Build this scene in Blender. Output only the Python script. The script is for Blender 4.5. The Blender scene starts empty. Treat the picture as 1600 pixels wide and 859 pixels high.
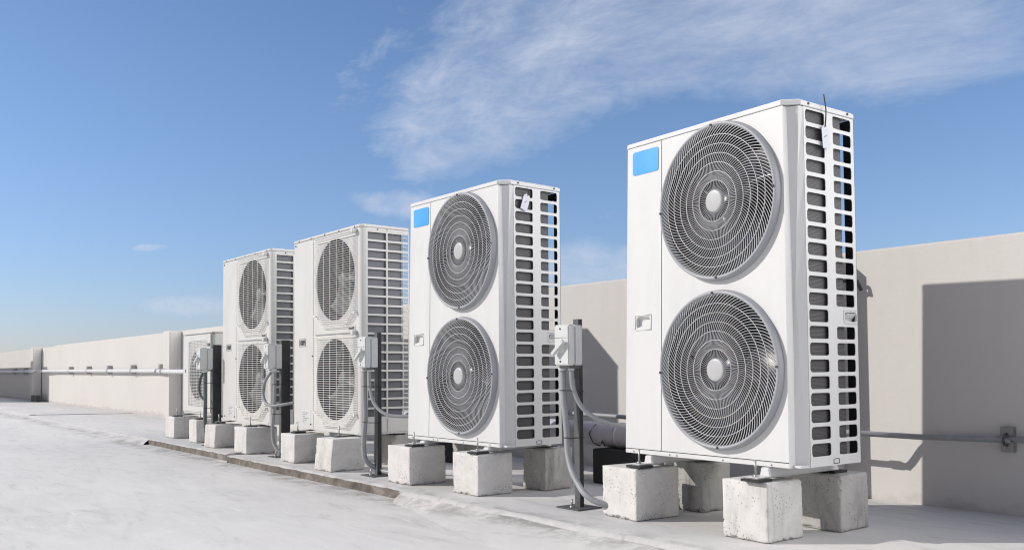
import bpy, bmesh, math, random
from mathutils import Vector, Matrix, noise
random.seed(7)
scene = bpy.context.scene
COL = scene.collection

# ------------------------------------------------------------------ camera
F_PX, CX, CY, YAW, PITCH, ROLL, CAM_H = 1383.8, 745.4, 522.7, 0.9261, 0.0397, -0.0065, 0.7337
cam_data = bpy.data.cameras.new('camera')
cam = bpy.data.objects.new('camera', cam_data); COL.objects.link(cam)
fw = Vector((-math.sin(YAW)*math.cos(PITCH), math.cos(YAW)*math.cos(PITCH), math.sin(PITCH)))
rt = Vector((math.cos(YAW), math.sin(YAW), 0)); up = rt.cross(fw)
r2 = rt*math.cos(ROLL)+up*math.sin(ROLL); u2 = -rt*math.sin(ROLL)+up*math.cos(ROLL)
mw = Matrix((r2, u2, -fw)).transposed().to_4x4(); mw.translation = (0, 0, CAM_H)
cam.matrix_world = mw
cam_data.sensor_width = 36; cam_data.lens = F_PX/1600*36
cam_data.shift_x = (800-CX)/1600; cam_data.shift_y = (CY-429.5)/1600
cam_data.clip_start = 0.05; cam_data.clip_end = 20000
scene.camera = cam

# ------------------------------------------------------------------ light
SUN_DIR = Vector((0.80, 1.0, -0.73)).normalized()       # direction the light travels
SUN_EL = math.asin(-SUN_DIR.z)
sun_data = bpy.data.lights.new('sun', 'SUN'); sun_data.energy = 3.15; sun_data.angle = math.radians(0.55)
sun_data.color = (1.0, 0.95, 0.895)
sun = bpy.data.objects.new('sun', sun_data); COL.objects.link(sun)
sun.rotation_euler = SUN_DIR.to_track_quat('-Z', 'Y').to_euler(); sun.location = (-20, -25, 20)
scene.view_settings.view_transform = 'Standard'; scene.view_settings.look = 'None'
scene.view_settings.exposure = 0.16; scene.view_settings.gamma = 1
scene.view_settings.use_curve_mapping = False
scene.cycles.filter_width = 1.15

class NT:
    """small helper to write node maths"""
    def __init__(s, tree): s.t = tree; s.n = tree.nodes; s.l = tree.links
    def put(s, sock, v):
        if isinstance(v, bpy.types.NodeSocket): s.l.new(v, sock)
        elif v is not None: sock.default_value = v
    def m(s, op, a, b=None, c=None, clamp=False):
        n = s.n.new('ShaderNodeMath'); n.operation = op; n.use_clamp = clamp
        s.put(n.inputs[0], a)
        if b is not None: s.put(n.inputs[1], b)
        if c is not None: s.put(n.inputs[2], c)
        return n.outputs[0]
    def noise(s, vec, scale, detail=4, rough=.55, dist=0, dim='3D'):
        n = s.n.new('ShaderNodeTexNoise'); n.noise_dimensions = dim
        if vec is not None: s.l.new(vec, n.inputs['Vector'])
        n.inputs['Scale'].default_value = scale; n.inputs['Detail'].default_value = detail
        n.inputs['Roughness'].default_value = rough; n.inputs['Distortion'].default_value = dist
        return n.outputs[0]
    def ramp(s, f, pts):
        n = s.n.new('ShaderNodeValToRGB'); s.put(n.inputs[0], f); cr = n.color_ramp
        while len(cr.elements) < len(pts): cr.elements.new(.5)
        for e, (p, c) in zip(cr.elements, pts):
            e.position = p; e.color = (c, c, c, 1) if isinstance(c, (int, float)) else (*c, 1)
        return n.outputs[0]
    def mix(s, f, a, b, mode='MIX'):
        n = s.n.new('ShaderNodeMix'); n.data_type = 'RGBA'; n.blend_type = mode
        s.put(n.inputs[0], f)
        for i, v in ((6, a), (7, b)):
            if isinstance(v, tuple): v = (*v, 1) if len(v) == 3 else v
            s.put(n.inputs[i], v)
        return n.outputs[2]
    def mapping(s, vec, scale=(1, 1, 1), rot=(0, 0, 0), loc=(0, 0, 0)):
        n = s.n.new('ShaderNodeMapping'); s.l.new(vec, n.inputs[0])
        n.inputs['Scale'].default_value = scale; n.inputs['Rotation'].default_value = rot; n.inputs['Location'].default_value = loc
        return n.outputs[0]
    def comb(s, x, y, z):
        n = s.n.new('ShaderNodeCombineXYZ')
        for i, v in enumerate((x, y, z)): s.put(n.inputs[i], v)
        return n.outputs[0]

world = bpy.data.worlds.new('World'); scene.world = world; world.use_nodes = True
w = NT(world.node_tree); w.n.clear()
w_out = w.n.new('ShaderNodeOutputWorld'); w_bg = w.n.new('ShaderNodeBackground'); w.l.new(w_bg.outputs[0], w_out.inputs[0])
sky = w.n.new('ShaderNodeTexSky'); sky.sky_type = 'NISHITA'; sky.sun_disc = False
sky.sun_elevation = SUN_EL
sky.sun_rotation = math.atan2(-SUN_DIR.x, -SUN_DIR.y)    # azimuth measured from +Y towards +X
sky.altitude = 50; sky.air_density = 1.0; sky.dust_density = 0.25; sky.ozone_density = 2.6
w_bg.inputs[1].default_value = 0.118
tc = w.n.new('ShaderNodeTexCoord'); sep = w.n.new('ShaderNodeSeparateXYZ'); w.l.new(tc.outputs['Generated'], sep.inputs[0])
yy = w.m('MAXIMUM', sep.outputs[1], 0.03)
U = w.m('DIVIDE', sep.outputs[0], yy); V = w.m('DIVIDE', sep.outputs[2], yy)
def ellipse(cu, cv, ru, rv, ang=0, power=1.0):
    c, s_ = math.cos(ang), math.sin(ang)
    du = w.m('SUBTRACT', U, cu); dv = w.m('SUBTRACT', V, cv)
    a = w.m('MULTIPLY', w.m('MULTIPLY_ADD', du, c, w.m('MULTIPLY', dv, s_)), 1/ru)
    b = w.m('MULTIPLY', w.m('MULTIPLY_ADD', dv, c, w.m('MULTIPLY', du, -s_)), 1/rv)
    q = w.m('ADD', w.m('MULTIPLY', a, a), w.m('MULTIPLY', b, b))
    e = w.m('SUBTRACT', 1.0, q, clamp=True)
    return w.m('MULTIPLY', w.m('MULTIPLY', e, e), power)
R17 = math.radians(-17)
mask = None
for e in [(-1.28, .50, .60, .20, 0, 1.5), (-1.0, .56, .85, .19, R17, 1.1), (-.68, .45, .55, .12, R17, .85), (-1.50, .437, .16, .035, -.1, .8),
          (-1.62, .357, .32, .045, -.20, 1.25), (-3.38, .466, .35, .025, -.10, 1.2), (-3.0, .225, .9, .06, -.06, 1.2), (-1.0, .160, .5, .06, -.10, 1.3),
          (-1.0, .24, .35, .05, -.05, .35), (-6.2, .5, 1.6, .12, -.05, .3), (-1.75, .66, .42, .20, R17, .42), (-.55, .36, .5, .10, R17, .3)]:
    x = ellipse(*e); mask = x if mask is None else w.m('ADD', mask, x)
uv = w.comb(U, w.m('MULTIPLY', V, 2.6), 0.0)
uvr = w.mapping(uv, rot=(0, 0, .60))
n_big = w.noise(w.mapping(uvr, scale=(1, 1.25, 1)), 2.0, 5, .6, .35)
n_fine = w.noise(w.mapping(uvr, scale=(1.0, 1.55, 1)), 5.0, 10, .66, .45)
n_hair = w.noise(w.mapping(uvr, scale=(1.0, 2.0, 1)), 24.0, 6, .62, .3)
dens = w.m('MULTIPLY_ADD', n_fine, .60, w.m('MULTIPLY', n_big, .62))
dens = w.m('MULTIPLY_ADD', n_hair, .16, dens)
dens = w.m('SUBTRACT', dens, .38)
dens = w.m('MULTIPLY', dens, 1.75, clamp=True)
mask = w.m('MINIMUM', mask, 1.0)
fb = w.m('MULTIPLY_ADD', n_fine, .60, w.m('MULTIPLY_ADD', n_big, .30, w.m('MULTIPLY', n_hair, .10)))
edge = w.m('MULTIPLY_ADD', mask, 1.25, w.m('MULTIPLY_ADD', fb, 3.0, -1.98))
edge = w.m('MULTIPLY', edge, .62, clamp=True)
edge = w.m('MULTIPLY', edge, w.m('MULTIPLY', mask, 6.0, clamp=True))
cl = w.m('MULTIPLY', edge, w.m('MULTIPLY_ADD', dens, .50, .50))
cl = w.m('MINIMUM', cl, .84)
skyc = w.mix(1.0, sky.outputs[0], (0.87, 0.93, 1.05, 1), 'MULTIPLY')
hz = w.m('SUBTRACT', 1.0, w.m('MULTIPLY', sep.outputs[2], 3.0), clamp=True)
skyc = w.mix(w.m('MULTIPLY', hz, hz), skyc, w.mix(1.0, skyc, (0.72, 0.68, 0.83, 1), 'MULTIPLY'))
# invented bright cloud, far right and unseen, added as fill light for shaded faces
fill_bank = w.m('MULTIPLY', w.m('SUBTRACT', sep.outputs[0], .05), 1.6, clamp=True)
fill_bank = w.m('MULTIPLY', fill_bank, w.m('MULTIPLY', w.m('ADD', sep.outputs[1], .12), 3.5, clamp=True))
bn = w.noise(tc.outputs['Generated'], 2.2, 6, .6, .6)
fill_bank = w.m('MULTIPLY', fill_bank, w.m('MULTIPLY_ADD', bn, 1.6, .15, clamp=True))
skyc = w.mix(fill_bank, skyc, (31.0, 30.2, 29.6))
behind = w.m('MULTIPLY', w.m('MULTIPLY', w.m('SUBTRACT', -.12, sep.outputs[1]), 2.2, clamp=True), w.m('MULTIPLY_ADD', bn, 1.5, .05, clamp=True))  # invented grey cloud behind the camera, added to make ambient light less blue
skyc = w.mix(behind, skyc, (2.9, 2.65, 2.6))
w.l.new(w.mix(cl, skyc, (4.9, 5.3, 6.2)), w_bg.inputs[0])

# ------------------------------------------------------------------ materials
def new_mat(name):
    m = bpy.data.materials.new(name); m.use_nodes = True
    t = NT(m.node_tree); b = m.node_tree.nodes['Principled BSDF']
    return m, t, b
def pos(t):
    return t.n.new('ShaderNodeNewGeometry').outputs['Position']
def objc(t):
    return t.n.new('ShaderNodeTexCoord').outputs['Object']
def bump(t, b, h, strength, dist=.01):
    n = t.n.new('ShaderNodeBump'); n.inputs['Strength'].default_value = strength; n.inputs['Distance'].default_value = dist
    t.l.new(h, n.inputs['Height']); t.l.new(n.outputs[0], b.inputs['Normal'])
def simple(name, col, rough=.5, metal=0, var=.06, scale=6, bmp=0):
    m, t, b = new_mat(name)
    f = t.noise(pos(t), scale, 5, .6)
    lo = tuple(c*(1-var) for c in col); hi = tuple(min(1, c*(1+var)) for c in col)
    t.l.new(t.ramp(f, [(.3, lo), (.7, hi)]), b.inputs['Base Color'])
    t.l.new(t.ramp(f, [(.3, max(0, rough-.06)), (.7, min(1, rough+.08))]), b.inputs['Roughness'])
    b.inputs['Metallic'].default_value = metal
    if bmp: bump(t, b, t.noise(pos(t), 220, 2, .5), bmp, .001)
    return m
def paint(name, col):
    m, t, b = new_mat(name)
    p = pos(t)
    dirt = t.noise(t.mapping(p, scale=(5, 5, 1.1)), 1.3, 6, .62, .4)
    spots = t.noise(p, 38, 3, .5)
    c1 = t.ramp(dirt, [(.32, tuple(c*.93 for c in col)), (.62, col)])
    c2 = t.mix(t.ramp(spots, [(.70, 0), (.80, .35)]), c1, tuple(c*.72 for c in col))
    t.l.new(c2, b.inputs['Base Color']); b.inputs['Roughness'].default_value = .42
    c3 = t.mix(t.ramp(t.noise(t.mapping(p, scale=(14, 14, .8)), 1.0, 5, .7, .2), [(.62, 0.0), (.80, .07)]), c2, (.40, .38, .34))
    t.l.new(c3, b.inputs['Base Color'])
    bump(t, b, t.m('MULTIPLY_ADD', t.noise(p, 420, 2, .5), .03, t.noise(p, 2.6, 2, .4)), .22, .006)
    return m
M = {}
M['white'] = paint('white_powder_coat', (.68, .682, .678))
M['ivory'] = paint('ivory_powder_coat', (.635, .63, .61))
M['guard'] = simple('guard_plastic', (.56, .57, .59), .4, 0, .04, 20)
M['ringp'] = simple('ring_plastic', (.34, .35, .37), .42, 0, .04, 8)
M['wire'] = simple('coated_wire', (.80, .79, .76), .4, 0, .05, 12)
M['hub'] = simple('hub_cap_plastic', (.47, .475, .48), .4, 0, .03, 9)
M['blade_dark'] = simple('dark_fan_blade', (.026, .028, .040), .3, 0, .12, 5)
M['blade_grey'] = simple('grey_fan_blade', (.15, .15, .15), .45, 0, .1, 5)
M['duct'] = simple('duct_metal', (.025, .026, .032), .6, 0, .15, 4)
M['inner'] = simple('inner_sheet', (.22, .225, .23), .5, .2, .1, 4)
M['black'] = simple('black_painted_steel', (.028, .028, .030), .45, 0, .2, 15)
M['steel'] = simple('galvanised_steel', (.36, .36, .36), .42, .8, .15, 30)
M['postgrey'] = simple('grey_painted_steel', (.10, .103, .108), .5, .1, .12, 15)
M['rubber'] = simple('rubber', (.03, .03, .03), .8, 0, .2, 20)
M['conduit'] = simple('grey_conduit_pvc', (.30, .31, .32), .45, 0, .06, 14)
M['conduit_pale'] = simple('pale_grey_pipe', (.55, .56, .58), .45, .1, .06, 14)
M['darkcond'] = simple('dark_green_grey_conduit', (.10, .125, .12), .5, 0, .06, 14)
M['box'] = simple('switch_box_plastic', (.60, .62, .61), .42, 0, .04, 10)
M['tag'] = simple('paper_tag', (.66, .68, .74), .6, 0, .05, 60)
M['screw'] = simple('dark_screw', (.10, .10, .10), .45, .6, .1, 50)
M['sticker'] = simple('faded_sticker', (.62, .625, .62), .5, 0, .10, 70)
M['ink'] = simple('printed_ink', (.16, .16, .17), .6, 0, .1, 50)
M['seam'] = simple('panel_gap', (.10, .10, .10), .8, 0, .1, 20)
M['insul'] = simple('pipe_insulation', (.50, .48, .50), .5, 0, .06, 5)
# blue display sticker
m, t, b = new_mat('blue_sticker'); 
t.l.new(t.ramp(t.noise(pos(t), 4, 3, .5), [(.3, (.045, .33, .80)), (.75, (.10, .42, .86))]), b.inputs['Base Color']); b.inputs['Roughness'].default_value = .35; M['blue'] = m
# coil fins: very fine vertical lines with tube bands
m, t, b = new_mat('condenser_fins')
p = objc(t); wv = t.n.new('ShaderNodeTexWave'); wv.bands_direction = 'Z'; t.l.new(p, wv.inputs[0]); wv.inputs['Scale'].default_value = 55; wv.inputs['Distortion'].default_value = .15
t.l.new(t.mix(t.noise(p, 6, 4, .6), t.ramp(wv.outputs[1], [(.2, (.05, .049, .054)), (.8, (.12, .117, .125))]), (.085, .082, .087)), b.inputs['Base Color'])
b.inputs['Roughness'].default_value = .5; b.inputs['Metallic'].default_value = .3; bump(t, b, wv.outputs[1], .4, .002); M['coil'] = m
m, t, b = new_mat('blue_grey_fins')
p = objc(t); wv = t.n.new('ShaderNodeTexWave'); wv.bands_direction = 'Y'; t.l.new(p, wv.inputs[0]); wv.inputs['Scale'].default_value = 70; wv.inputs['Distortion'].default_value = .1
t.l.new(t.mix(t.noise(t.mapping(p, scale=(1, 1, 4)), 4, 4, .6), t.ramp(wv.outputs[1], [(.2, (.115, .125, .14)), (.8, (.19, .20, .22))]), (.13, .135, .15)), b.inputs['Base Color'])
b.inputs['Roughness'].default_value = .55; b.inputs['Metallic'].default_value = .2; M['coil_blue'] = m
# concrete of the blocks
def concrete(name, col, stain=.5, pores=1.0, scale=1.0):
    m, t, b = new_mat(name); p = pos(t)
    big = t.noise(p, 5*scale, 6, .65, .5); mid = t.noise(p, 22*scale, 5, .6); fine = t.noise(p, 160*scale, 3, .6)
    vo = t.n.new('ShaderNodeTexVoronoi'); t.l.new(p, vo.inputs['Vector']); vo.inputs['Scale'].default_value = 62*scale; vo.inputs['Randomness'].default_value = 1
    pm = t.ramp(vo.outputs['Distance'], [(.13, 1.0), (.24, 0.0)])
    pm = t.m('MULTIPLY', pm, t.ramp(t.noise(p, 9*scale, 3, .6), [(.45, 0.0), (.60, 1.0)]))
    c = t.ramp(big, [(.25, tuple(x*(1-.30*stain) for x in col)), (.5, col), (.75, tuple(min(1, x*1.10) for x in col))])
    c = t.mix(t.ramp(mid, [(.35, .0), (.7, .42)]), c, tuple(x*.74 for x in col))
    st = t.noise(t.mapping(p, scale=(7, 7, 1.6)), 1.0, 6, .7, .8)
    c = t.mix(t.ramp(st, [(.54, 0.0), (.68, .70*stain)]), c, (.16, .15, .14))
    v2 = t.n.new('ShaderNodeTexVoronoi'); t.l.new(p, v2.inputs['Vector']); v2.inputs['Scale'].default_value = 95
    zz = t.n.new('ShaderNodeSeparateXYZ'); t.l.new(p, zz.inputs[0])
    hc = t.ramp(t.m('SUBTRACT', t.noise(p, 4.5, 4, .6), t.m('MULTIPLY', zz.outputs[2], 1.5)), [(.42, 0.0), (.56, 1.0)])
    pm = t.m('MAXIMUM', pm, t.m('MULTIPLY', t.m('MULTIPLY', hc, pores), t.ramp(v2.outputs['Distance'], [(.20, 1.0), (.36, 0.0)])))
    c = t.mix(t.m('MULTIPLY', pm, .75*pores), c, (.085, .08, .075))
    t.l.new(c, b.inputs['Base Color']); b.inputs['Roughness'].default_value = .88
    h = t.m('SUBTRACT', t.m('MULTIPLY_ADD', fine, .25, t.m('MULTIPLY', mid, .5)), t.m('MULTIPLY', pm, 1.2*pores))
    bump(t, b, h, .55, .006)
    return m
M['blk'] = concrete('block_concrete', (.68, .668, .645), .40, .8)
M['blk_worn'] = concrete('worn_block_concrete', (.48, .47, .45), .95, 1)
# plastered wall
m, t, b = new_mat('painted_plaster'); p = pos(t)
c = t.ramp(t.noise(p, .9, 6, .6), [(.3, (.60, .58, .556)), (.7, (.63, .61, .586))])
c = t.mix(t.ramp(t.noise(t.mapping(p, scale=(5, 5, .5)), 1.1, 6, .65, .5), [(.52, 0.0), (.75, .14)]), c, (.45, .43, .41))
sz = t.n.new('ShaderNodeSeparateXYZ'); t.l.new(p, sz.inputs[0])
drip = t.m('MULTIPLY', t.ramp(t.noise(t.mapping(p, scale=(11, 1, .35)), 1.0, 6, .75, .2), [(.58, 0.0), (.74, .2)]), t.m('SUBTRACT', t.m('MULTIPLY', sz.outputs[2], 1.2), .75, clamp=True))
c = t.mix(drip, c, (.36, .345, .325))
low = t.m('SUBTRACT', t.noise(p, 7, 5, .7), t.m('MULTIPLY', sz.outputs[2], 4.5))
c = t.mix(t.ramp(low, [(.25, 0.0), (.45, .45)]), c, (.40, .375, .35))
t.l.new(c, b.inputs['Base Color']); b.inputs['Roughness'].default_value = .9
bump(t, b, t.m('ADD', t.noise(p, 30, 4, .6), t.noise(p, 3, 3, .5)), .18, .006); M['wall'] = m
# roof screeds
def screed(name, a, bcol, cc, rot):
    m, t, b = new_mat(name); p = pos(t)
    n1 = t.noise(t.mapping(p, rot=(0, 0, rot), scale=(.6, 1.5, 1)), .8, 8, .62, .7)
    n2 = t.noise(t.mapping(p, rot=(0, 0, rot+.5), scale=(.7, 2.6, 1)), 2.6, 8, .68, 1.2)
    n3 = t.noise(p, 55, 4, .6); n4 = t.noise(t.mapping(p, rot=(0, 0, 2.4), scale=(1, 7, 1)), 3.5, 6, .7, .6)
    c = t.ramp(n1, [(.30, bcol), (.55, a), (.72, cc)])
    c = t.mix(t.ramp(n2, [(.40, .0), (.66, .75)]), c, cc)
    c = t.mix(t.ramp(n2, [(.30, .7), (.42, .0)]), c, tuple(x*.84 for x in bcol))
    c = t.mix(t.ramp(n4, [(.60, .0), (.70, .5)]), c, tuple(min(1, x*1.18) for x in cc))
    c = t.mix(t.ramp(n3, [(.62, 0.0), (.74, .30)]), c, tuple(x*.7 for x in a))
    sp = t.n.new('ShaderNodeTexVoronoi'); t.l.new(p, sp.inputs['Vector']); sp.inputs['Scale'].default_value = 9
    c = t.mix(t.ramp(sp.outputs['Distance'], [(.018, .65), (.035, .0)]), c, (.12, .11, .10))
    q = t.n.new('ShaderNodeSeparateXYZ'); t.l.new(p, q.inputs[0])
    near = t.m('SUBTRACT', 1.0, t.m('MULTIPLY', t.m('ABSOLUTE', t.m('SUBTRACT', q.outputs[1], 2.86)), 5.0), clamp=True)
    dirt = t.m('MULTIPLY', near, t.ramp(t.noise(p, 6, 6, .7, .4), [(.42, 0.0), (.60, .75)]))
    c = t.mix(dirt, c, (.21, .195, .18))
    grit = t.m('MULTIPLY', t.ramp(t.noise(p, 140, 2, .6), [(.66, 0.0), (.74, .6)]), t.ramp(t.noise(p, 1.7, 4, .6), [(.40, .15), (.62, 1.0)]))
    c = t.mix(grit, c, (.24, .23, .215))
    blot = t.ramp(t.noise(p, .42, 7, .62, .8), [(.56, 0.0), (.72, .22)])
    c = t.mix(blot, c, tuple(x*.78 for x in bcol))
    t.l.new(c, b.inputs['Base Color']); b.inputs['Roughness'].default_value = .8
    bump(t, b, t.m('MULTIPLY_ADD', n3, .35, t.m('MULTIPLY', n2, .9)), .35, .008)
    return m
M['floor'] = screed('roof_screed', (.60, .588, .562), (.52, .512, .495), (.66, .648, .62), .9)
M['slab'] = screed('plinth_screed', (.58, .57, .55), (.51, .503, .49), (.64, .628, .605), .3)
# damp, brown edge of the plinth
m, t, b = new_mat('stained_kerb'); p = pos(t)
c = t.ramp(t.noise(p, 9, 6, .7, .6), [(.3, (.08, .065, .055)), (.55, (.19, .165, .145)), (.78, (.38, .35, .32))])
t.l.new(c, b.inputs['Base Color']); b.inputs['Roughness'].default_value = .9; bump(t, b, t.noise(p, 60, 4, .6), .6, .006); M['kerb'] = m
M['mortar'] = concrete('mortar_edge', (.56, .55, .53), .55, .12)
m, t, b = new_mat('distant_ground'); t.l.new(t.ramp(t.noise(pos(t), .02, 6, .6), [(.3, (.08, .10, .06)), (.7, (.20, .19, .17))]), b.inputs['Base Color']); b.inputs['Roughness'].default_value = .95; M['ground'] = m

# ------------------------------------------------------------------ mesh helpers
class MB:
    def __init__(s): s.v = []; s.f = []; s.sm = []
    def add(s, vs, fs, smooth=False):
        o = len(s.v); s.v += [tuple(q) for q in vs]
        for f in fs: s.f.append([i+o for i in f]); s.sm.append(smooth)
    def box(s, x0, x1, y0, y1, z0, z1):
        s.add([(x0, y0, z0), (x1, y0, z0), (x1, y1, z0), (x0, y1, z0), (x0, y0, z1), (x1, y0, z1), (x1, y1, z1), (x0, y1, z1)],
              [(0, 3, 2, 1), (4, 5, 6, 7), (0, 1, 5, 4), (1, 2, 6, 5), (2, 3, 7, 6), (3, 0, 4, 7)])
        return s
    def tube(s, pts, r, n=8, rr=None):
        pts = [Vector(q) for q in pts]; k = len(pts); prev = None; vs = []
        for i, q in enumerate(pts):
            d = (pts[min(i+1, k-1)]-pts[max(i-1, 0)]).normalized()
            if prev is None:
                a = Vector((0, 0, 1)) if abs(d.z) < .9 else Vector((1, 0, 0)); u = d.cross(a).normalized()
            else: u = (prev-d*prev.dot(d)).normalized()
            prev = u; vv = d.cross(u); rad = rr[i] if rr else r
            for j in range(n):
                an = 2*math.pi*j/n; vs.append(q+(u*math.cos(an)+vv*math.sin(an))*rad)
        fs = [(i*n+j, i*n+(j+1) % n, (i+1)*n+(j+1) % n, (i+1)*n+j) for i in range(k-1) for j in range(n)]
        fs += [tuple(range(n-1, -1, -1)), tuple((k-1)*n+j for j in range(n))]
        s.add(vs, fs, n > 5); return s
    def lathe(s, prof, c, axis='y', n=48, ex=1.0):
        """profile of (radius, along axis); ex stretches x"""
        k = len(prof); vs = []
        for r, h in prof:
            for j in range(n):
                a = 2*math.pi*j/n; p, q = math.cos(a)*r, math.sin(a)*r
                if axis == 'y': vs.append((c[0]+p*ex, c[1]+h, c[2]+q))
                elif axis == 'z': vs.append((c[0]+p, c[1]+q, c[2]+h))
                else: vs.append((c[0]+h, c[1]+p, c[2]+q))
        fs = [(i*n+j, i*n+(j+1) % n, (i+1)*n+(j+1) % n, (i+1)*n+j) for i in range(k-1) for j in range(n)]
        s.add(vs, fs, True)
        if prof[0][0] > 0 and s_cap(prof, 0): s.f.append([len(s.v)-k*n+j for j in range(n)][::-1]); s.sm.append(False)
        if s_cap(prof, -1): s.f.append([len(s.v)-n+j for j in range(n)]); s.sm.append(False)
        return s
    def prism(s, poly, z0, z1, mp=lambda p, q, h: (p, q, h)):
        n = len(poly); vs = [mp(p, q, z0) for p, q in poly]+[mp(p, q, z1) for p, q in poly]
        s.add(vs, [tuple(range(n))[::-1], tuple(range(n, 2*n))]+[(i, (i+1) % n, n+(i+1) % n, n+i) for i in range(n)]); return s
    def cell(s, rect, cx, cy, a, b, n, mp, depth, angs=None):
        """rectangular plate cell with a super-elliptic hole; mp(p,q,d) maps into space, d = depth"""
        p0, p1, q0, q1 = rect
        an = angs or [2*math.pi*i/20 for i in range(20)]
        an = sorted(set([round(x % (2*math.pi), 5) for x in an]+[round(math.atan2(q-cy, p-cx) % (2*math.pi), 5) for p in (p0, p1) for q in (q0, q1)]))
        O = []; H = []
        for t in an:
            c, d = math.cos(t), math.sin(t)
            r = (abs(c/a)**n+abs(d/b)**n)**(-1/n); H.append((cx+c*r, cy+d*r))
            L = 1e9
            if c > 1e-9: L = min(L, (p1-cx)/c)
            if c < -1e-9: L = min(L, (p0-cx)/c)
            if d > 1e-9: L = min(L, (q1-cy)/d)
            if d < -1e-9: L = min(L, (q0-cy)/d)
            O.append((cx+c*L, cy+d*L))
        k = len(an)
        vs = [mp(p, q, 0) for p, q in O]+[mp(p, q, 0) for p, q in H]+[mp(p, q, depth) for p, q in H]
        fs = [(i, (i+1) % k, k+(i+1) % k, k+i) for i in range(k)]+[(k+i, k+(i+1) % k, 2*k+(i+1) % k, 2*k+i) for i in range(k)]
        s.add(vs, fs); return s
    def build(s, name, mat, parent=None, deform=None, bevel=0, fix=True, auto=True):
        vs = [deform(*q) for q in s.v] if deform else s.v
        me = bpy.data.meshes.new(name); me.from_pydata(vs, [], s.f); me.update()
        for pl, sm in zip(me.polygons, s.sm): pl.use_smooth = sm
        if fix or bevel:
            bm = bmesh.new(); bm.from_mesh(me)
            if bevel:
                bmesh.ops.remove_doubles(bm, verts=bm.verts, dist=1e-5)
                ed = [e for e in bm.edges if len(e.link_faces) == 2 and e.calc_face_angle(0) > .6]
                bmesh.ops.bevel(bm, geom=ed, offset=bevel, segments=2, affect='EDGES', clamp_overlap=True)
            bmesh.ops.recalc_face_normals(bm, faces=bm.faces); bm.to_mesh(me); bm.free()
        me.materials.append(mat if not isinstance(mat, str) else M[mat])
        o = bpy.data.objects.new(name, me); COL.objects.link(o)
        if parent: o.parent = parent
        return o
def s_cap(prof, i): return prof[i][0] > 0 and False
def thing(name, label, cat, loc=(0, 0, 0), rz=0, group=None):
    o = bpy.data.objects.new(name, None); COL.objects.link(o); o.empty_display_size = .1
    o.location = loc; o.rotation_euler = (0, 0, rz)
    return tag(o, label, cat, group)
def tag(o, label, cat, group=None):
    o['label'] = label; o['category'] = cat
    if group: o['group'] = group
    return o
def structure(o): o['kind'] = 'structure'; return o
def copy_tree(o, parent=None):
    c = o.copy(); COL.objects.link(c); c.parent = parent
    for ch in o.children: copy_tree(ch, c)
    return c
def smooth_path(pts, sub=6):
    P = [Vector(p) for p in pts]; P = [P[0]*2-P[1]]+P+[P[-1]*2-P[-2]]; out = []
    for i in range(1, len(P)-2):
        for k in range(sub):
            t = k/sub; a, b, c, d = P[i-1], P[i], P[i+1], P[i+2]
            out.append(.5*((2*b)+(c-a)*t+(2*a-5*b+4*c-d)*t*t+(3*b-a-3*c+d)*t**3))
    out.append(P[-2]); return out

# ------------------------------------------------------------------ setting: ground, roof, plinth
WALL_Y, WALL_T = 4.751, 1.395
g = MB(); g.add([(-4000, -4000, -18), (4000, -4000, -18), (4000, 4000, -18), (-4000, 4000, -18)], [(0, 1, 2, 3)])
structure(g.build('ground', 'ground'))
g = MB(); g.box(-90, 30, -50, WALL_Y+.25, -18.0, -.45); g.add([(-90, -50, -.062), (30, -50, -.062), (30, WALL_Y+.25, -.062), (-90, WALL_Y+.25, -.062)], [(0, 1, 2, 3)])
structure(g.build('roof_floor', 'floor'))
def edge_y(x):
    """front edge of the raised plinth"""
    base = 2.985 if x < -7.6 else 2.93
    if x < -17: base = 3.12
    elif x < -10: base = 3.0
    if x > -4.7: base = 2.885
    return base+.018*noise.noise(Vector((x*1.3, 0, 3)))+.010*noise.noise(Vector((x*7, 1, 3)))
def plinth(name, x0, x1, kerb):
    top = MB(); side = MB(); xs = []; x = x0
    while x < x1: xs.append(x); x += .05 if x > -30 else .5
    xs.append(x1); vs = []
    for x in xs:
        y = edge_y(x)
        rnd = .010+.006*noise.noise(Vector((x*9, 5, 1)))
        vs += [(x, y+.03, 0), (x, y+.012, -.003), (x, y, -rnd)]
        if kerb: vs += [(x, y-.004+.006*noise.noise(Vector((x*12, 2, 2))), -.065)]
        else: vs += [(x, y-.010+.010*noise.noise(Vector((x*5, 2, 2))), -.020+.005*noise.noise(Vector((x*3, 4, 2))))]
    n = len(xs)
    fs = [(i*4+j, (i+1)*4+j, (i+1)*4+j+1, i*4+j+1) for i in range(n-1) for j in (2,)]
    fs2 = [(i*4+j, (i+1)*4+j, (i+1)*4+j+1, i*4+j+1) for i in range(n-1) for j in (0, 1)]
    side.add(vs, fs+([] if kerb else fs2), True)
    top.add([q for q in vs], fs2 if kerb else [], True)
    if not kerb:
        ap = MB(); av = []
        for x in xs:
            k = min(1.0, .03+min(abs(x+10.0), abs(x+4.62))/2.6)
            av += [(x, edge_y(x)-.008+.010*noise.noise(Vector((x*5, 2, 2))), -.019+.005*noise.noise(Vector((x*3, 4, 2)))), (x, edge_y(x)-.03-.17*k, -.036), (x, edge_y(x)-.04-.71*k, -.0635)]
        ap.add(av, [(i*3+j, (i+1)*3+j, (i+1)*3+j+1, i*3+j+1) for i in range(n-1) for j in (0, 1)], True)
        structure(ap.build('floor_apron', 'floor'))
    tv = [(x, edge_y(x)+.03, 0) for x in xs]+[(x, WALL_Y, 0) for x in xs]
    top.add(tv, [(i, i+1, n+i+1, n+i) for i in range(n-1)])
    return top, side
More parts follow.
